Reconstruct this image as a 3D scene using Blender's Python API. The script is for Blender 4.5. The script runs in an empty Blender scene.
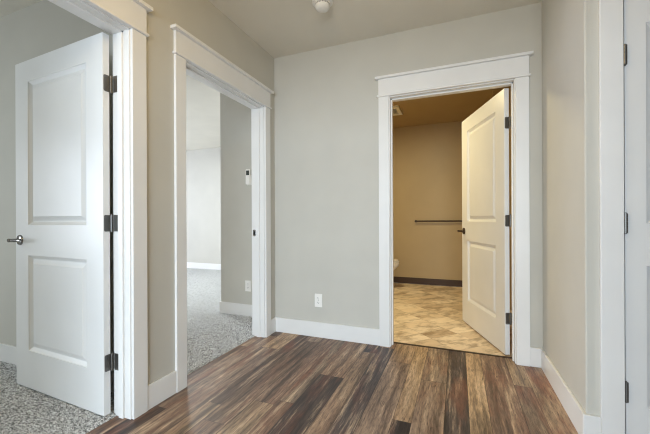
import bpy, bmesh, math, random
from mathutils import Vector, Matrix
R = math.radians
random.seed(7)
SC = bpy.context.scene
COL = SC.collection

# ------------------------------------------------------------------ camera
H = 2.565                      # ceiling height
cam_d = bpy.data.cameras.new('camera')
cam = bpy.data.objects.new('camera', cam_d)
COL.objects.link(cam)
cam_d.sensor_width = 36.0
cam_d.lens = 333.23 / 650 * 36.0
cam_d.shift_y = 2.93 / 650
cam_d.clip_start = 0.02
cam.matrix_world = (Matrix.Translation((1.5966, -2.7374, 1.0425)) @ Matrix.Rotation(R(21.7062), 4, 'Z')
                    @ Matrix.Rotation(R(90), 4, 'X') @ Matrix.Rotation(R(-0.2461), 4, 'Z'))
SC.camera = cam

# ------------------------------------------------------------------ sky, daylight and lamps, exposure
world = bpy.data.worlds.new('sky')
SC.world = world
world.use_nodes = True
world.node_tree.nodes['Background'].inputs['Color'].default_value = (0.75, 0.85, 1.0, 1)
world.node_tree.nodes['Background'].inputs['Strength'].default_value = 0.5


def area(name, loc, rot, sx, sy, watts, col):
    d = bpy.data.lights.new(name, 'AREA')
    d.shape = 'RECTANGLE'
    d.size, d.size_y = sx, sy
    d.energy = watts
    d.color = col
    o = bpy.data.objects.new(name, d)
    o.location = loc
    o.rotation_euler = rot
    COL.objects.link(o)
    return o


def point(name, loc, watts, col, r=0.08):
    d = bpy.data.lights.new(name, 'POINT')
    d.energy = watts
    d.color = col
    d.shadow_soft_size = r
    o = bpy.data.objects.new(name, d)
    o.location = loc
    COL.objects.link(o)
    return o


area('daylight_hall_window', (2.4, -7.15, 1.35), (R(90), 0, 0), 4.0, 2.1, 400, (0.71, 0.85, 1.0))
area('daylight_carpet_room_window', (-6.15, 0.0, 1.35), (R(90), 0, R(-90)), 2.4, 1.7, 200, (0.72, 0.80, 1.0))
area('daylight_left_room_window', (-3.95, -4.1, 1.35), (R(90), 0, R(-90)), 2.0, 1.5, 67, (0.80, 0.89, 1.0))
area('left_room_fill_light', (-2.2, -3.3, 2.5), (0, 0, 0), 0.4, 0.4, 12, (0.82, 0.96, 1.0))  # added fill for the left room, no fixture there
area('carpet_room_fill_light', (-2.3, 1.1, 2.5), (0, 0, 0), 0.4, 0.4, 44, (0.93, 1.0, 1.0))  # added unseen fill that brightens the carpet past the middle doorway
point('hall_ceiling_lamp', (1.05, -2.1, 2.33), 18, (1.0, 0.70, 0.28), 0.12)
area('bathroom_ceiling_lamp', (0.70, 0.95, 2.5), (0, 0, 0), 0.3, 0.3, 32, (1.0, 0.85, 0.47))

SC.view_settings.view_transform = 'Standard'
SC.view_settings.look = 'None'
SC.view_settings.gamma = 1.0
SC.view_settings.use_curve_mapping = False
SC.view_settings.exposure = 0.0
SC.cycles.max_bounces = 14
SC.cycles.diffuse_bounces = 10
SC.cycles.glossy_bounces = 4
SC.cycles.sample_clamp_indirect = 6.0
SC.cycles.filter_width = 1.1


# ------------------------------------------------------------------ materials
def s2l(c):
    return tuple(((v / 255 / 12.92) if v / 255 <= 0.04045 else ((v / 255 + 0.055) / 1.055) ** 2.4) for v in c) + (1.0,)


class NT:
    """small node-tree writer"""
    def __init__(self, name, rough=0.5, spec=0.5, metal=0.0):
        self.m = bpy.data.materials.new(name)
        self.m.use_nodes = True
        self.t = self.m.node_tree
        self.b = self.t.nodes['Principled BSDF']
        self.b.inputs['Roughness'].default_value = rough
        self.b.inputs['Specular IOR Level'].default_value = spec
        self.b.inputs['Metallic'].default_value = metal

    def n(self, kind, **kw):
        x = self.t.nodes.new(kind)
        for k, v in kw.items():
            setattr(x, k, v)
        return x

    def put(self, sock, v):
        if isinstance(v, bpy.types.NodeSocket):
            self.t.links.new(v, sock)
        else:
            sock.default_value = v

    def math(self, op, a, b=0.0, c=None):
        x = self.n('ShaderNodeMath', operation=op)
        self.put(x.inputs[0], a)
        self.put(x.inputs[1], b)
        if c is not None:
            self.put(x.inputs[2], c)
        return x.outputs[0]

    def obj(self):
        return self.n('ShaderNodeTexCoord').outputs['Object']

    def xyz(self, v):
        x = self.n('ShaderNodeSeparateXYZ')
        self.put(x.inputs[0], v)
        return x.outputs

    def vec(self, x, y, z=0.0):
        c = self.n('ShaderNodeCombineXYZ')
        for s, v in zip(c.inputs, (x, y, z)):
            self.put(s, v)
        return c.outputs[0]

    def noise(self, v, scale, detail=3.0, rough=0.55):
        x = self.n('ShaderNodeTexNoise')
        self.put(x.inputs['Vector'], v)
        x.inputs['Scale'].default_value = scale
        x.inputs['Detail'].default_value = detail
        x.inputs['Roughness'].default_value = rough
        return x.outputs[0]

    def white(self, v):
        x = self.n('ShaderNodeTexWhiteNoise', noise_dimensions='2D')
        self.put(x.inputs['Vector'], v)
        return x.outputs['Value']

    def ramp(self, f, stops):
        x = self.n('ShaderNodeValToRGB')
        self.put(x.inputs[0], f)
        e = x.color_ramp.elements
        while len(e) < len(stops):
            e.new(0.5)
        for i, (p, c) in enumerate(stops):
            e[i].position = p
            e[i].color = c if len(c) == 4 else s2l(c)
        return x.outputs[0]

    def mix(self, f, a, b, mode='MIX'):
        x = self.n('ShaderNodeMix', data_type='RGBA', blend_type=mode)
        self.put(x.inputs[0], f)
        self.put(x.inputs[6], a)
        self.put(x.inputs[7], b)
        return x.outputs[2]

    def color(self, v):
        self.put(self.b.inputs['Base Color'], v)

    def bump(self, h, strength, dist):
        x = self.n('ShaderNodeBump')
        x.inputs['Strength'].default_value = strength
        x.inputs['Distance'].default_value = dist
        self.put(x.inputs['Height'], h)
        self.put(self.b.inputs['Normal'], x.outputs[0])


def paint(name, rgb, rough=0.6, bump=0.0, scale=120, spec=0.3):
    k = NT(name, rough, spec)
    o = k.obj()
    v = k.noise(o, 3.0, 2)
    c = s2l(rgb)
    d = tuple(x * 0.95 for x in c[:3]) + (1,)
    k.color(k.ramp(v, [(0.3, d), (0.7, c)]))
    if bump:
        k.bump(k.noise(o, scale, 3), bump, 0.002)
    return k.m


M_WALL = paint('beige_wall_paint', (197, 194, 184), 0.6, 0.25, 90)
M_BATH = paint('tan_bathroom_paint', (182, 160, 122), 0.6, 0.25, 90)
M_CEIL = paint('beige_ceiling_paint', (226, 221, 208), 0.8, 0.35, 70)
M_TRIM = paint('white_trim_paint', (230, 229, 226), 0.35, spec=0.45)
M_DOOR = paint('white_door_paint', (228, 228, 226), 0.33, 0.05, 200, spec=0.5)
M_PLASTIC = paint('white_plastic', (238, 236, 230), 0.35)
M_GREYPLASTIC = paint('grey_plastic', (150, 150, 150), 0.5)
M_DARK = paint('dark_slot', (30, 30, 30), 0.6)
M_LCD = paint('dark_display', (70, 74, 72), 0.25)
M_PORC = paint('white_porcelain', (238, 234, 226), 0.12, spec=0.6)
M_VINYL = paint('brown_vinyl_base', (74, 56, 42), 0.5)
M_STRIP = paint('dark_transition_strip', (64, 47, 36), 0.45)
M_METAL = NT('dark_bronze_metal', 0.38, 0.5, 0.9)
M_METAL.color(s2l((122, 120, 117)))
M_METAL = M_METAL.m
M_NICKEL = NT('satin_metal', 0.16, 0.5, 1.0)
M_NICKEL.color(s2l((150, 149, 147)))
M_NICKEL = M_NICKEL.m
M_BRONZE_REFLECT = NT('dark_brown_and_reflection_metal', 0.4, 0.5, 0.6)  # towel bar's brown; also paints a dark reflection on the bathroom levers
M_BRONZE_REFLECT.color(s2l((74, 60, 46)))
M_BRONZE_REFLECT = M_BRONZE_REFLECT.m


def plank_material():
    k = NT('rustic_plank_floor', 0.36, 0.45)
    o = k.obj()
    x, y, z = k.xyz(o)
    wd, ln = 0.128, 1.22
    rx = k.math('DIVIDE', k.math('ADD', x, 0.02), wd)
    # boards come in mixed widths
    rx = k.math('ADD', rx, k.math('MULTIPLY', k.math('SINE', k.math('MULTIPLY', rx, 2.39)), 0.16))
    row = k.math('FLOOR', rx)
    off = k.math('MULTIPLY', k.white(k.vec(row, 3.7)), ln)
    ry = k.math('DIVIDE', k.math('ADD', y, off), ln)
    idx = k.math('FLOOR', ry)
    rnd = k.white(k.vec(row, idx))
    rnd2 = k.white(k.vec(k.math('ADD', row, 31.3), idx))
    base = k.ramp(rnd, [(0.0, (56, 50, 50)), (0.16, (112, 88, 72)), (0.34, (172, 146, 120)), (0.50, (118, 88, 71)),
                        (0.66, (162, 140, 120)), (0.82, (78, 68, 67)), (1.0, (188, 159, 126))])
    sh = k.math('MULTIPLY', rnd, 57.0)
    # long streaks running along each board, fine grain, and short dark distress flecks
    wob = k.math('MULTIPLY', k.math('SUBTRACT', k.noise(k.vec(k.math('MULTIPLY', x, 6.0), k.math('MULTIPLY', y, 5.0), sh), 1.0, 3), 0.5), 0.014)
    xw = k.math('ADD', x, wob)
    g1 = k.noise(k.vec(k.math('ADD', k.math('MULTIPLY', xw, 26.0), sh), k.math('MULTIPLY', y, 1.5), sh), 1.0, 6, 0.66)
    g2 = k.noise(k.vec(k.math('ADD', k.math('MULTIPLY', xw, 130.0), sh), k.math('MULTIPLY', y, 16.0), sh), 1.0, 4, 0.7)
    g3 = k.noise(k.vec(k.math('MULTIPLY', x, 12.0), k.math('MULTIPLY', y, 2.6), sh), 1.0, 4)
    g4 = k.noise(k.vec(k.math('ADD', k.math('MULTIPLY', xw, 110.0), sh), k.math('MULTIPLY', y, 10.0), rnd2), 1.0, 3, 0.6)
    dark = k.ramp(g1, [(0.34, (0.17, 0.165, 0.175, 1)), (0.43, (0.52, 0.51, 0.52, 1)), (0.51, (1, 1, 1, 1))])
    c = k.mix(0.85, base, dark, 'MULTIPLY')
    light = k.ramp(g1, [(0.54, (0, 0, 0, 1)), (0.66, (1, 1, 1, 1))])
    c = k.mix(k.math('MULTIPLY', light, 0.7), c, s2l((210, 184, 154)))
    rust = k.math('MULTIPLY', k.ramp(g3, [(0.47, (0, 0, 0, 1)), (0.62, (1, 1, 1, 1))]), k.math('MULTIPLY', rnd2, 0.75))
    c = k.mix(rust, c, s2l((124, 76, 58)))
    fine = k.ramp(g2, [(0.3, (0.38, 0.36, 0.36, 1)), (0.5, (1, 1, 1, 1)), (0.72, (1.5, 1.47, 1.42, 1))])
    c = k.mix(0.85, c, fine, 'MULTIPLY')
    fleck = k.ramp(g4, [(0.30, (1, 1, 1, 1)), (0.38, (0, 0, 0, 1))])
    c = k.mix(k.math('MULTIPLY', fleck, 0.75), c, s2l((48, 40, 37)))
    fx = k.math('ABSOLUTE', k.math('SUBTRACT', k.math('FRACT', rx), 0.5))
    fy = k.math('ABSOLUTE', k.math('SUBTRACT', k.math('FRACT', ry), 0.5))
    ex = k.math('GREATER_THAN', fx, 0.5 - 0.0014 / wd)
    ey = k.math('GREATER_THAN', fy, 0.5 - 0.0014 / ln)
    e = k.math('MAXIMUM', ex, ey)
    c = k.mix(k.math('MULTIPLY', e, 0.7), c, s2l((34, 27, 24)))
    k.color(c)
    h = k.math('SUBTRACT', k.math('ADD', k.math('MULTIPLY', g2, 0.5), k.math('MULTIPLY', g1, 0.5)), e)
    k.bump(h, 0.35, 0.0015)
    k.put(k.b.inputs['Roughness'], k.math('ADD', 0.34, k.math('MULTIPLY', g2, 0.22)))
    return k.m


def tile_material():
    k = NT('stone_look_vinyl_tile', 0.42, 0.4)
    o = k.obj()
    x, y, z = k.xyz(o)
    a = k.math('MULTIPLY', k.math('ADD', x, y), 0.7071)
    b = k.math('MULTIPLY', k.math('SUBTRACT', x, y), 0.7071)
    s = 0.30
    u, v = k.math('DIVIDE', a, s), k.math('DIVIDE', b, s / 2)
    iu, iv = k.math('FLOOR', u), k.math('FLOOR', v)
    rnd = k.white(k.vec(iu, iv))
    c = k.ramp(rnd, [(0, (204, 182, 156)), (0.35, (230, 210, 184)), (0.7, (244, 227, 204)), (1, (214, 196, 172))])
    n = k.noise(k.vec(k.math('MULTIPLY', a, 0.6), b, rnd), 9.0, 5, 0.65)
    blot = k.ramp(n, [(0.34, (0.46, 0.40, 0.33, 1)), (0.52, (1, 1, 1, 1)), (0.75, (1.15, 1.13, 1.1, 1))])
    c = k.mix(0.85, c, blot, 'MULTIPLY')
    fu = k.math('ABSOLUTE', k.math('SUBTRACT', k.math('FRACT', u), 0.5))
    fv = k.math('ABSOLUTE', k.math('SUBTRACT', k.math('FRACT', v), 0.5))
    e = k.math('MAXIMUM', k.math('GREATER_THAN', fu, 0.493), k.math('GREATER_THAN', fv, 0.486))
    c = k.mix(k.math('MULTIPLY', e, 0.35), c, s2l((120, 100, 78)))
    k.color(c)
    k.bump(n, 0.2, 0.002)
    return k.m


def carpet_material():
    k = NT('heather_shade_grey_carpet', 0.95, 0.1)
    o = k.obj()
    n = k.noise(o, 210.0, 3, 0.7)
    n2 = k.noise(o, 90.0, 2, 0.6)
    f = k.math('ADD', k.math('MULTIPLY', n, 0.6), k.math('MULTIPLY', n2, 0.4))
    c = k.ramp(f, [(0.40, (60, 61, 61)), (0.465, (150, 151, 151)), (0.53, (222, 223, 223)), (0.60, (248, 249, 249))])  # heathered yarn tones, with shadows between tufts painted into the dark flecks
    k.color(c)
    k.bump(f, 0.9, 0.006)
    return k.m


M_PLANK = plank_material()
M_TILE = tile_material()
M_CARPET = carpet_material()


# ------------------------------------------------------------------ mesh helpers
def add_box(bm, x0, x1, y0, y1, z0, z1):
    x0, x1 = min(x0, x1), max(x0, x1)
    y0, y1 = min(y0, y1), max(y0, y1)
    v = [bm.verts.new(p) for p in ((x0, y0, z0), (x1, y0, z0), (x1, y1, z0), (x0, y1, z0),
                                   (x0, y0, z1), (x1, y0, z1), (x1, y1, z1), (x0, y1, z1))]
    for f in ((3, 2, 1, 0), (4, 5, 6, 7), (0, 1, 5, 4), (1, 2, 6, 5), (2, 3, 7, 6), (3, 0, 4, 7)):
        bm.faces.new([v[i] for i in f])


def box(*a):
    bm = bmesh.new()
    add_box(bm, *a)
    return bm


def add_lathe(bm, prof, mat=Matrix.Identity(4), seg=28, ends=True):
    """prof: list of (radius, height) turned about local Z"""
    rings = []
    for r, z in prof:
        rings.append([bm.verts.new(mat @ Vector((r * math.cos(2 * math.pi * i / seg), r * math.sin(2 * math.pi * i / seg), z)))
                      for i in range(seg)])
    for a, b in zip(rings, rings[1:]):
        for i in range(seg):
            j = (i + 1) % seg
            bm.faces.new((a[i], a[j], b[j], b[i]))
    if ends:
        bm.faces.new(list(reversed(rings[0])))
        bm.faces.new(rings[-1])


def add_loft(bm, rings, ends=True):
    vs = [[bm.verts.new(p) for p in r] for r in rings]
    n = len(vs[0])
    for a, b in zip(vs, vs[1:]):
        for i in range(n):
            j = (i + 1) % n
            bm.faces.new((a[i], a[j], b[j], b[i]))
    if ends:
        bm.faces.new(list(reversed(vs[0])))
        bm.faces.new(vs[-1])


def obj(name, bm, mat, parent=None, bevel=0.0, smooth=False, seg=2):
    bmesh.ops.recalc_face_normals(bm, faces=bm.faces)
    me = bpy.data.meshes.new(name)
    bm.to_mesh(me)
    bm.free()
    me.materials.append(mat)
    o = bpy.data.objects.new(name, me)
    COL.objects.link(o)
    if parent:
        o.parent = parent
    if bevel:
        b = o.modifiers.new('bevel', 'BEVEL')
        b.width = bevel
        b.segments = seg
        b.limit_method = 'ANGLE'
        b.angle_limit = R(40)
    if smooth:
        for p in me.polygons:
            p.use_smooth = True
        try:
            me.set_sharp_from_angle(angle=R(40))
        except Exception:
            pass
    return o


def tag(o, label, cat, group=None, kind=None):
    o['label'] = label
    o['category'] = cat
    if group:
        o['group'] = group
    if kind:
        o['kind'] = kind
    return o


def empty(name, loc, rz=0.0):
    o = bpy.data.objects.new(name, None)
    o.empty_display_size = 0.1
    o.location = loc
    o.rotation_euler = (0, 0, rz)
    COL.objects.link(o)
    return o


def struct(name, bm, mat, label, cat, bevel=0.0):
    return tag(obj(name, bm, mat, bevel=bevel), label, cat, kind='structure')


def wall_x(bm, x0, x1, y0, y1, holes=()):
    """wall running along y; holes = (ya, yb, za, zb)"""
    cur = y0
    for ya, yb, za, zb in sorted(holes):
        add_box(bm, x0, x1, cur, ya, 0, H)
        if za > 0:
            add_box(bm, x0, x1, ya, yb, 0, za)
        add_box(bm, x0, x1, ya, yb, zb, H)
        cur = yb
    add_box(bm, x0, x1, cur, y1, 0, H)


def wall_y(bm, y0, y1, x0, x1, holes=()):
    cur = x0
    for xa, xb, za, zb in sorted(holes):
        add_box(bm, cur, xa, y0, y1, 0, H)
        if za > 0:
            add_box(bm, xa, xb, y0, y1, 0, za)
        add_box(bm, xa, xb, y0, y1, zb, H)
        cur = xb
    add_box(bm, cur, x1, y0, y1, 0, H)


# ------------------------------------------------------------------ room shell
WT = 0.115                 # wall thickness
W = 2.149                  # hall width
JT = 0.019                 # jamb board thickness
CW, CT = 0.085, 0.018      # casing width, thickness
OT = 2.046                 # underside of head jambs
# jamb faces of the openings
LA, LB = -2.383, -1.4935   # left doorway (y)
MA, MB = -1.111, -0.190    # middle doorway (y)
BA, BB = 1.0835, 1.978     # bathroom doorway (x)
RX = 2.2935                # hinge jamb face of the right door (x)
RY = -0.845                # face of the right hand end wall
RX2 = RX + 0.006 + 0.71

bm = bmesh.new()
wall_x(bm, -WT, 0, -7.0, WT, [(LA - JT, LB + JT, 0, OT + JT), (MA - JT, MB + JT, 0, OT + JT)])
struct('wall_left', bm, M_WALL, 'beige painted hallway wall with the two doorways to carpeted rooms', 'wall')
bm = bmesh.new()
wall_y(bm, 0, WT, 0, 5.5, [(BA - JT, BB + JT, 0, OT + JT)])
struct('wall_back', bm, M_WALL, 'beige end wall of the hallway around the bathroom doorway', 'wall')
bm = bmesh.new()
wall_x(bm, W, W + WT, RY, 0)
struct('wall_right', bm, M_WALL, 'short pale hallway wall right of the bathroom doorway', 'wall', 0.006)
bm = bmesh.new()
wall_y(bm, RY, RY + WT, W + WT, 5.5, [(RX - JT, RX2 + JT, 0, OT + JT)])
struct('wall_closet', bm, M_WALL, 'narrow beige wall strip beside the white door at the right edge', 'wall')
bm = bmesh.new()
wall_x(bm, 5.5, 5.5 + WT, -7.0, WT)
wall_y(bm, -7.0 - WT, -7.0, -WT, 5.5 + WT, [(0.2, 4.4, 0.3, 2.4)])
add_box(bm, 2.35, 5.5, -3.1, -3.0, 0, H)  # added cross wall, cuts window light on the right door
add_box(bm, 0, 2.35, -3.1, -3.0, 2.02, H)  # added header, shades the top of the back wall
struct('wall_front', bm, M_WALL, 'hallway walls behind the viewer with a wide window, plus an added wall and header shading the hall', 'wall')
# room behind the left door
bm = bmesh.new()
wall_y(bm, -1.32, -1.205, -6.0, -WT)
struct('wall_partition', bm, M_WALL, 'grey lit wall seen behind the open left door', 'wall')
bm = bmesh.new()
wall_x(bm, -3.8 - WT, -3.8, -5.4, -1.32, [(-5.1, -3.1, 0.6, 2.1)])
wall_y(bm, -5.4 - WT, -5.4, -3.8 - WT, -WT, [(-3.3, -1.3, 0.7, 2.3)])
struct('wall_side', bm, M_WALL, 'outer walls of the left carpeted room out of view', 'wall')
# room behind the middle doorway
bm = bmesh.new()
wall_y(bm, 0.30, 2.9, -0.87, -WT)
struct('wall_control', bm, M_WALL, 'grey wall with the small control seen through the middle doorway', 'wall')
bm = bmesh.new()
wall_y(bm, 2.9, 2.9 + WT, -6.0, 2.7)
struct('wall_far', bm, M_WALL, 'farthest pale wall seen through the middle doorway', 'wall')
bm = bmesh.new()
wall_x(bm, -6.0 - WT, -6.0, -1.32, 2.9 + WT, [(-1.15, 1.15, 0.28, 2.2)])
struct('wall_window', bm, M_WALL, 'outer wall of the middle carpeted room out of view', 'wall')
# bathroom
bm = bmesh.new()
wall_x(bm, -WT, 0, WT, 2.9)
struct('wall_bath_left', bm, M_BATH, 'bathroom wall behind the toilet', 'wall')
bm = bmesh.new()
wall_y(bm, 2.82, 2.9, 0, 2.6)
struct('wall_bath_back', bm, M_BATH, 'tan bathroom wall with the towel bar', 'wall')
bm = bmesh.new()
wall_x(bm, 2.6, 2.7, WT, 2.9)
add_box(bm, 1.99, 2.6, 1.62, 1.72, 0, H)
struct('wall_bath_right', bm, M_BATH, 'bathroom side wall with a short wing behind the open door', 'wall')

# floors and ceiling
struct('floor', box(-0.10, 5.5, -7.0, 0.10, -0.06, 0.0), M_PLANK, 'rustic brown and grey wood plank hallway floor', 'floor')
struct('floor_bathroom', box(0.0, 2.6, 0.10, 2.82, -0.06, -0.001), M_TILE, 'tan stone look tile floor in the bathroom', 'floor')


def carpet(name, x0, x1, y0, y1, step, label):
    bm = bmesh.new()
    rnd = random.Random(5)
    nx, ny = int((x1 - x0) / step), int((y1 - y0) / step)
    g = []
    for j in range(ny + 1):
        row = []
        for i in range(nx + 1):
            edge = i in (0, nx) or j in (0, ny)
            jx = 0 if edge else rnd.uniform(-.35, .35) * step
            jy = 0 if edge else rnd.uniform(-.35, .35) * step
            z = 0.002 if edge else 0.002 + rnd.random() ** 1.3 * min(0.016, step * 1.5)
            row.append(bm.verts.new((x0 + (x1 - x0) * i / nx + jx, y0 + (y1 - y0) * j / ny + jy, z)))
        g.append(row)
    for j in range(ny):
        for i in range(nx):
            bm.faces.new((g[j][i], g[j][i + 1], g[j + 1][i + 1], g[j + 1][i]))
    o = obj(name, bm, M_CARPET, smooth=False)
    for p in o.data.polygons:
        p.use_smooth = True
    return tag(o, label, 'carpet', kind='structure')


struct('floor_subfloor', box(-6.0, -0.10, -5.4, 2.9, -0.06, 0.0), M_CARPET, 'carpet backing under both carpeted rooms', 'floor')
carpet('floor_carpet_left', -1.9, -0.10, -2.39, -1.32, 0.008, 'grey speckled carpet under the open left door')
carpet('floor_carpet_middle', -4.2, -0.10, -1.205, 2.9, 0.014, 'pale grey carpet seen through the middle doorway')
struct('ceiling', box(-6.1, 5.6, -7.1, 3.0, H, H + 0.1), M_CEIL, 'beige painted ceiling', 'ceiling')

struct('ceiling_bathroom', box(0.0, 2.6, WT, 2.82, H - 0.004, H), M_BATH, 'tan painted bathroom ceiling above the open door', 'ceiling')

# ------------------------------------------------------------------ baseboards
BH, BT = 0.135, 0.014


def base(name, x0, x1, y0, y1, label, mat=None, h=BH):
    return struct(name, box(x0, x1, y0, y1, 0, h), mat or M_TRIM, label, 'baseboard', 0.003)


C1 = LB + 0.006            # casing inner edges (reveal)
base('baseboard_left_pier', 0, BT, C1 + CW, MA - 0.006 - CW + 0.004, 'white baseboard between the left and middle door casings')
base('baseboard_left_corner', 0, BT, MB + 0.006 + 0.08, -BT, 'short white baseboard stub in the left hallway corner')
base('baseboard_back', 0, BA - 0.006 - CW, -BT, 0, 'long white baseboard under the power outlet')
base('baseboard_back_corner', BB + 0.006 + CW, W, -BT, 0, 'short white baseboard right of the bathroom casing')
base('baseboard_right', W - BT, W, RY, -BT, 'white baseboard along the short right wall')
base('baseboard_closet', W - BT, RX - 0.006 - CW, RY - BT, RY, 'tiny white baseboard piece beside the right door casing')
base('baseboard_partition', -3.8, -WT, -1.32 - BT, -1.32, 'white baseboard behind the open left door')
base('baseboard_control', -0.87 - BT, -WT, 0.30 - BT, 0.30, 'white baseboard under the control wall in the carpeted room')
base('baseboard_control_return', -0.87 - BT, -0.87, 0.30, 2.9, 'white baseboard round the corner of the control wall')
base('baseboard_far', -6.0, -0.87, 2.9 - BT, 2.9, 'white baseboard along the farthest wall past the middle doorway')
base('baseboard_bath_back', 0, 2.6, 2.82 - 0.006, 2.82, 'dark brown vinyl base under the towel bar wall', M_VINYL, 0.10)
base('baseboard_bath_left', 0, 0.006, WT, 2.814, 'dark brown vinyl base behind the toilet', M_VINYL, 0.10)


# ------------------------------------------------------------------ door casings and jambs
def doorway(name, a0, a1, axis, face, sign, label, stop_side, cw0=CW, cw1=CW, back=True):
    """casing set for an opening between jamb faces a0 < a1.
    axis 'x': the opening runs along x in a wall whose hall face is y = face; the wall extends in direction -sign.
    axis 'y': likewise along y in a wall whose hall face is x = face."""
    t = empty(name, ((a0 + a1) / 2, face, 0) if axis == 'x' else (face, (a0 + a1) / 2, 0))
    tag(t, label, 'door frame', kind='structure')
    ox, oy = t.location.x, t.location.y

    def b(u0, u1, d0, d1, z0, z1):
        # u along the opening, d out of the wall (positive = hall side)
        if axis == 'x':
            return box(u0 - ox, u1 - ox, sign * d0, sign * d1, z0, z1)
        return box(sign * d0, sign * d1, u0 - oy, u1 - oy, z0, z1)

    rv = 0.006
    i0, i1 = a0 - rv, a1 + rv
    o0, o1 = i0 - cw0, i1 + cw1
    top = OT + rv
    sides = [(0.0, 1)] + ([(-WT, -1)] if back else [])
    for d, s in sides:
        obj('casing_leg', b(o0, i0, d, d + s * CT, 0, top), M_TRIM, t, 0.002)
        obj('casing_leg', b(i1, o1, d, d + s * CT, 0, top), M_TRIM, t, 0.002)
        obj('header_bead', b(o0 - .012, o1 + .012, d, d + s * (CT + .012), top, top + .015), M_TRIM, t, 0.005, seg=3)
        obj('header_board', b(o0, o1, d, d + s * (CT + .002), top + .015, 2.197), M_TRIM, t, 0.001)
        obj('header_cap', b(o0 - .024, o1 + .024, d, d + s * (CT + .026), 2.197, 2.216), M_TRIM, t, 0.002)
    obj('jamb', b(a0 - JT, a0, -WT, 0, 0, OT), M_TRIM, t, 0.001)
    obj('jamb', b(a1, a1 + JT, -WT, 0, 0, OT), M_TRIM, t, 0.001)
    obj('head_jamb', b(a0 - JT, a1 + JT, -WT, 0, OT, OT + JT), M_TRIM, t, 0.001)
    d0, d1 = stop_side
    obj('door_stop', b(a0, a0 + .011, d0, d1, 0, OT), M_TRIM, t, 0.002)
    obj('door_stop', b(a1 - .011, a1, d0, d1, 0, OT), M_TRIM, t, 0.002)
    obj('head_stop', b(a0, a1, d0, d1, OT - .011, OT), M_TRIM, t, 0.002)
    return t


INSTOP = (-0.076, -0.042)
f1 = doorway('trim_1', LA, LB, 'y', 0.0, 1, 'white craftsman door frame at the left, holding the open door over carpet', INSTOP)
f2 = doorway('trim_2', MA, MB, 'y', 0.0, 1, 'white craftsman door frame of the middle doorway with no door showing', INSTOP, CW - .004, 0.08)
f3 = doorway('trim_3', BA, BB, 'x', 0.0, -1, 'white craftsman door frame around the bathroom doorway', INSTOP)
f4 = doorway('trim_4', RX, RX2, 'x', RY, -1, 'white door frame at the right edge beside the closed door', (-0.075, -0.040), back=False)

# strike plate on the far jamb of the middle doorway
yy = (MB - (MA + MB) / 2)
bm = bmesh.new()
add_box(bm, -0.115, -0.086, yy - 0.0015, yy, 0.90, 0.957)
obj('strike_plate', bm, M_NICKEL, f2, 0.0005)
bm = bmesh.new()
add_box(bm, -0.108, -0.094, yy - 0.0022, yy - 0.001, 0.912, 0.944)
obj('latch_hole', bm, M_DARK, f2)

# transition strip under the bathroom door
struct('trim_5', box(BA, BB, 0.088, 0.112, 0.0, 0.005), M_STRIP, 'dark thin floor strip across the bathroom doorway', 'threshold', 0.002)


# ------------------------------------------------------------------ doors
def slab_mesh(w, h, t, sx, panels):
    bm = bmesh.new()
    xs = [0, sx, w - sx, w]
    zs = sorted({0, h} | {z for p in panels for z in p})

    def quad(pts, y, rev):
        v = [bm.verts.new((p[0], y, p[1])) for p in pts]
        bm.faces.new(v if not rev else v[::-1])

    for y, d, rev in ((0, 1, False), (t, -1, True)):
        for i in range(3):
            for j in range(len(zs) - 1):
                x0, x1, z0, z1 = xs[i], xs[i + 1], zs[j], zs[j + 1]
                if i == 1 and any(abs(p[0] - z0) < 1e-6 for p in panels):
                    prof = [(0, 0), (0.002, 0.004), (0.020, 0.0165), (0.025, 0.0165), (0.047, 0.0070), (0.051, 0.0040)]
                    rings = []
                    for ins, dep in prof:
                        rings.append([bm.verts.new((px, y + d * dep, pz)) for px, pz in
                                      ((x0 + ins, z0 + ins), (x1 - ins, z0 + ins), (x1 - ins, z1 - ins), (x0 + ins, z1 - ins))])
                    for a, b in zip(rings, rings[1:]):
                        for q in range(4):
                            r = (q + 1) % 4
                            bm.faces.new((a[q], a[r], b[r], b[q]))
                    bm.faces.new(rings[-1])
                else:
                    quad(((x0, z0), (x1, z0), (x1, z1), (x0, z1)), y, rev)
    for i in range(3):
        for z in (0, h):
            bm.faces.new([bm.verts.new(p) for p in ((xs[i], 0, z), (xs[i + 1], 0, z), (xs[i + 1], t, z), (xs[i], t, z))])
    for j in range(len(zs) - 1):
        for x in (0, w):
            bm.faces.new([bm.verts.new(p) for p in ((x, 0, zs[j]), (x, 0, zs[j + 1]), (x, t, zs[j + 1]), (x, t, zs[j]))])
    bmesh.ops.remove_doubles(bm, verts=bm.verts, dist=1e-5)
    return bm


def lever_set(door, xb, z, t, metal):
    """lever handles on both faces, levers pointing towards the hinge (local -x)"""
    for y0, s in ((0.0, -1), (t, 1)):
        h = empty('door_handle', (xb, y0, z))
        h.parent = door
        m = Matrix.Rotation(R(-90 * s), 4, 'X')
        bm = bmesh.new()
        add_lathe(bm, [(0.0325, 0), (0.0325, 0.004), (0.029, 0.009), (0.014, 0.011), (0.0105, 0.016)], m)
        obj('rose', bm, metal, h, smooth=True)
        bm = bmesh.new()
        add_lathe(bm, [(0.0105, 0.010), (0.0095, 0.03), (0.0105, 0.045), (0.0115, 0.060), (0.009, 0.064)], m, 20)
        rings = []
        for k in range(9):
            f = k / 8
            x = 0.012 - 0.125 * f
            hh = 0.0105 - 0.0015 * f
            if k in (0, 8):
                hh *= 0.6
            yc = s * (0.054 - 0.006 * math.sin(f * math.pi) * 0 - 0.004 * f)
            dd = 0.0065 if k not in (0, 8) else 0.004
            rings.append([(x, yc + dd * math.cos(a), hh * math.sin(a)) for a in [2 * math.pi * q / 14 for q in range(14)]])
        add_loft(bm, rings)
        obj('lever', bm, metal, h, smooth=True)


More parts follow.
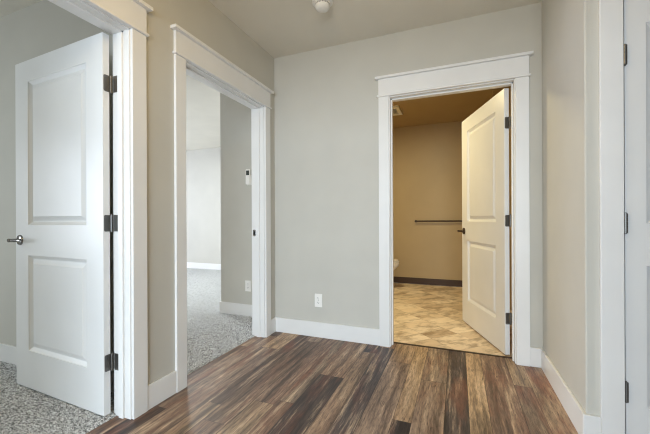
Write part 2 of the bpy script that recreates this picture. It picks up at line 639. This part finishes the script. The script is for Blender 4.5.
def hinge_mesh(z, h, slab_y, pin, jamb_leaf, br=0.0062):
    """all in the door's own axes: a leaf let into the slab's hinge edge, a barrel at the pin, a leaf on the jamb"""
    bm = bmesh.new()
    if slab_y:
        y0, y1, rr = slab_y[0], slab_y[1], 0.009
        out = [(y0, z), (y0, z + h)]
        for zc, a0 in ((z + h - rr, 90), (z + rr, 0)):
            for q in range(6):
                a = R(a0 - 18 * q)
                out.append((y1 - rr + rr * math.cos(a), zc + rr * math.sin(a)))
        add_loft(bm, [[(-0.0015, p[0], p[1]) for p in out], [(0.0005, p[0], p[1]) for p in out]])
        for dz in (0.016, 0.045, 0.074):
            add_lathe(bm, [(0.0035, 0), (0.003, 0.0008)], Matrix.Translation((-0.0015, (slab_y[0] + slab_y[1]) / 2 + (0.006 if dz != 0.045 else -0.004), z + dz))
                      @ Matrix.Rotation(R(-90), 4, 'Y'), 8)
    n = 5
    for k in range(n):
        add_lathe(bm, [(br - 0.0007, 0), (br, 0.0006), (br, h / n - 0.0010), (br - 0.0007, h / n - 0.0004)],
                  Matrix.Translation((pin[0], pin[1], z + k * h / n)), 14)
    add_lathe(bm, [(0.0045, 0), (0.0045, 0.003), (0.002, 0.005)], Matrix.Translation((pin[0], pin[1], z + h)), 12)
    add_lathe(bm, [(0.002, -0.005), (0.0045, -0.003), (0.0045, 0)], Matrix.Translation((pin[0], pin[1], z)), 12)
    if jamb_leaf:
        vs = jamb_leaf
        lo = [bm.verts.new((p[0], p[1], z)) for p in vs]
        up = [bm.verts.new((p[0], p[1], z + h)) for p in vs]
        bm.faces.new(lo[::-1])
        bm.faces.new(up)
        for i in range(4):
            j = (i + 1) % 4
            bm.faces.new((lo[i], lo[j], up[j], up[i]))
    return bm


HZ = (0.244, 0.986, 1.730)
DT = 0.035


def door(name, origin, rz, w, sx, panels, label, handle_x, jamb_world=None, pin=(-0.006, -0.004), slab_leaf=True, hz=HZ, br=0.0062, metal=None):
    d = empty(name, (origin[0], origin[1], 0.0), rz)
    tag(d, label, 'door', kind='structure')
    s = obj('door_panel', slab_mesh(w, 2.022, DT, sx, panels), M_DOOR, d, 0.0012)
    s.location = (0, 0, 0.014)
    leaf = None
    if jamb_world:
        inv = (Matrix.Translation(d.location) @ Matrix.Rotation(rz, 4, 'Z')).inverted()
        leaf = [tuple((inv @ Vector((p[0], p[1], 0)))[:2]) for p in jamb_world]
    for z in hz:
        obj('hinge', hinge_mesh(z, 0.088, (0.001, 0.031) if slab_leaf else None, pin, leaf, br), M_METAL, d, smooth=True)
    lever_set(d, handle_x, 0.925, DT, metal or M_NICKEL)
    return d


PAN = [(0.231, 0.818), (1.006, 1.891)]          # panel heights above the slab's foot
door('door_1', (-0.133, -1.506), R(177.15), 0.877, 0.145, PAN,
     'open white two panel door over grey carpet at the left', 0.822,
     [(-0.117, LB - 0.0015), (-0.117, LB), (-0.084, LB), (-0.084, LB - 0.0015)], (-0.004, -0.006))
door('door_2', (1.961, 0.1285), R(109.15), 0.882, 0.145, PAN,
     'open white two panel door standing inside the bathroom', 0.826,
     [(BB, WT + .002), (BB - 0.0015, WT + .002), (BB - 0.0015, 0.083), (BB, 0.083)], (-0.004, -0.006), metal=M_BRONZE_REFLECT)  # darker metal paints the dark reflection on these nickel levers
door('door_3', (RX + 0.003, RY), 0.0, 0.706, 0.076, [(0.190, 0.818), (1.006, 1.895)],
     'closed white panelled door cut off by the right edge', 0.65, None, (-0.0015, -0.0085), False, (0.222, 0.978, 1.732), 0.0085)


# ------------------------------------------------------------------ small fittings
def outlet(loc, label):
    t = empty('power_outlet', loc)
    tag(t, label, 'outlet')
    obj('cover_plate', box(-0.036, 0.036, -0.006, 0, -0.0585, 0.0585), M_PLASTIC, t, 0.003)
    for z in (0.0195, -0.0195):
        bm = bmesh.new()
        ring = []
        for k in range(20):
            a = 2 * math.pi * k / 20
            ring.append((0.0172 * math.cos(a), max(-0.0142, min(0.0142, 0.0172 * math.sin(a)))))
        add_loft(bm, [[(p[0], -0.006, p[1]) for p in ring], [(p[0], -0.0078, p[1]) for p in ring]])
        r = obj('receptacle', bm, M_PLASTIC, t)
        r.location = (0, 0, z)
        bm = bmesh.new()
        add_box(bm, -0.0075, -0.0055, -0.0083, -0.0077, -0.001, 0.008)
        add_box(bm, 0.0055, 0.0075, -0.0083, -0.0077, -0.001, 0.007)
        add_lathe(bm, [(0.0026, 0), (0.0026, 0.0006)], Matrix.Translation((0, -0.0077, -0.007)) @ Matrix.Rotation(R(90), 4, 'X'), 10)
        obj('slots', bm, M_DARK, r)
    bm = bmesh.new()
    add_lathe(bm, [(0.003, 0), (0.0025, 0.001)], Matrix.Translation((0, -0.006, 0)) @ Matrix.Rotation(R(90), 4, 'X'), 10)
    obj('screw', bm, M_GREYPLASTIC, t)
    return t


outlet((0.442, 0, 0.326), 'white power outlet low on the beige hallway end wall')
outlet((-0.508, 0.30, 0.333), 'white power outlet below the wall control in the carpeted room')

# wall control with a small display
t = empty('thermostat', (-0.487, 0.30, 1.505))
tag(t, 'white wall control with small dark display seen through the middle doorway', 'thermostat')
obj('wall_holder', box(-0.026, 0.030, -0.014, 0, -0.085, 0.02), M_PLASTIC, t, 0.004)
obj('body', box(-0.030, 0.024, -0.030, -0.0142, -0.078, 0.085), M_PLASTIC, t, 0.005)
obj('display', box(-0.022, 0.016, -0.0312, -0.0295, 0.020, 0.070), M_LCD, t, 0.001)

# smoke detector
t = empty('smoke_detector', (0.728, -0.585, H))
tag(t, 'round white smoke detector on the hallway ceiling', 'smoke detector')
bm = bmesh.new()
add_lathe(bm, [(0.072, 0), (0.072, -0.010), (0.068, -0.014), (0.060, -0.014)], seg=40)
obj('base_plate', bm, M_PLASTIC, t, smooth=True)
bm = bmesh.new()
add_lathe(bm, [(0.058, -0.012), (0.058, -0.020), (0.048, -0.023), (0.048, -0.031), (0.051, -0.032), (0.050, -0.045), (0.042, -0.055), (0.026, -0.060), (0.001, -0.061)], seg=40)
obj('housing', bm, M_PLASTIC, t, smooth=True)
bm = bmesh.new()
for k in range(16):
    a = 2 * math.pi * k / 16
    m = Matrix.Rotation(a, 4, 'Z') @ Matrix.Translation((0.0485, 0, -0.027))
    b2 = bmesh.new()
    add_box(b2, -0.001, 0.001, -0.007, 0.007, -0.003, 0.003)
    bmesh.ops.transform(b2, matrix=m, verts=b2.verts)
    me = bpy.data.meshes.new('tmp')
    b2.to_mesh(me)
    b2.free()
    bm.from_mesh(me)
    bpy.data.meshes.remove(me)
obj('vent_slots', bm, M_GREYPLASTIC, t)
bm = bmesh.new()
add_lathe(bm, [(0.010, -0.058), (0.010, -0.0615), (0.008, -0.0625)], Matrix.Translation((0.012, 0.006, 0)), 20)
obj('test_button', bm, M_PLASTIC, t, smooth=True)

# towel bar
t = empty('towel_bar', (1.50, 2.82, 1.016))
tag(t, 'dark metal towel bar on the tan bathroom wall', 'towel bar')
for x in (-0.53, 0.53):
    bm = bmesh.new()
    add_lathe(bm, [(0.020, 0), (0.020, 0.006), (0.015, 0.012), (0.013, 0.05), (0.017, 0.062), (0.013, 0.070)],
              Matrix.Translation((x, 0, 0)) @ Matrix.Rotation(R(90), 4, 'X'), 20)
    obj('mount', bm, M_BRONZE_REFLECT, t, smooth=True)
bm = bmesh.new()
add_lathe(bm, [(0.0125, -0.54), (0.0125, 0.54)], Matrix.Translation((0, -0.055, 0)) @ Matrix.Rotation(R(90), 4, 'Y'), 16)
obj('bar', bm, M_BRONZE_REFLECT, t, smooth=True)

# exhaust vent on the bathroom ceiling
t = empty('ceiling_vent', (0.705, 1.905, H - 0.004))
tag(t, 'square white exhaust vent on the bathroom ceiling', 'vent')
bm = bmesh.new()
s, q = 0.17, 0.125
for a in ((-s, s, -s, -q), (-s, s, q, s), (-s, -q, -q, q), (q, s, -q, q)):
    add_box(bm, *a, -0.028, 0)
obj('frame', bm, M_PLASTIC, t)
obj('backing', box(-q, q, -q, q, -0.006, 0), M_DARK, t)
for k in range(8):
    b = box(-q, q, -0.008, 0.008, -0.0015, 0.0015)
    bmesh.ops.rotate(b, verts=b.verts, cent=(0, 0, 0), matrix=Matrix.Rotation(R(35), 3, 'X'))
    o = obj('slat', b, M_PLASTIC, t)
    o.location = (0, -q + q * 2 * (k + .5) / 8, -0.018)

# toilet, its front end showing past the casing
t = empty('toilet', (0.035, 2.33, 0))
tag(t, 'white toilet whose bowl front peeks past the left bathroom casing', 'toilet')


def oval(cx, hx, hy, z, n=32, egg=0.12):
    out = []
    for k in range(n):
        a = 2 * math.pi * k / n
        c, s_ = math.cos(a), math.sin(a)
        out.append((cx + hx * c, hy * s_ * (1 - egg * c), z))
    return out


bm = bmesh.new()
add_loft(bm, [oval(0.36, 0.22, 0.115, 0.0), oval(0.36, 0.215, 0.105, 0.03), oval(0.36, 0.19, 0.09, 0.12), oval(0.38, 0.20, 0.105, 0.20),
              oval(0.42, 0.25, 0.15, 0.28), oval(0.46, 0.275, 0.18, 0.345), oval(0.465, 0.28, 0.186, 0.385), oval(0.465, 0.275, 0.18, 0.395)])
obj('bowl', bm, M_PORC, t, smooth=True)
bm = bmesh.new()
add_loft(bm, [oval(0.455, 0.285, 0.188, 0.398), oval(0.455, 0.29, 0.192, 0.405), oval(0.455, 0.288, 0.19, 0.417), oval(0.455, 0.28, 0.184, 0.420)])
obj('seat', bm, M_PORC, t, smooth=True)
bm = bmesh.new()
add_loft(bm, [oval(0.450, 0.275, 0.184, 0.422), oval(0.450, 0.283, 0.190, 0.428), oval(0.450, 0.280, 0.188, 0.438), oval(0.450, 0.255, 0.17, 0.444)])
obj('seat_lid', bm, M_PORC, t, smooth=True)
obj('tank', box(0.008, 0.20, -0.215, 0.215, 0.40, 0.74), M_PORC, t, 0.02, seg=4)
obj('tank_lid', box(0.003, 0.212, -0.225, 0.225, 0.741, 0.775), M_PORC, t, 0.010, seg=3)
bm = bmesh.new()
add_box(bm, 0.2005, 0.214, -0.175, -0.155, 0.675, 0.69)
add_box(bm, 0.214, 0.222, -0.175, -0.095, 0.678, 0.688)
obj('flush_lever', bm, M_NICKEL, t, 0.002)
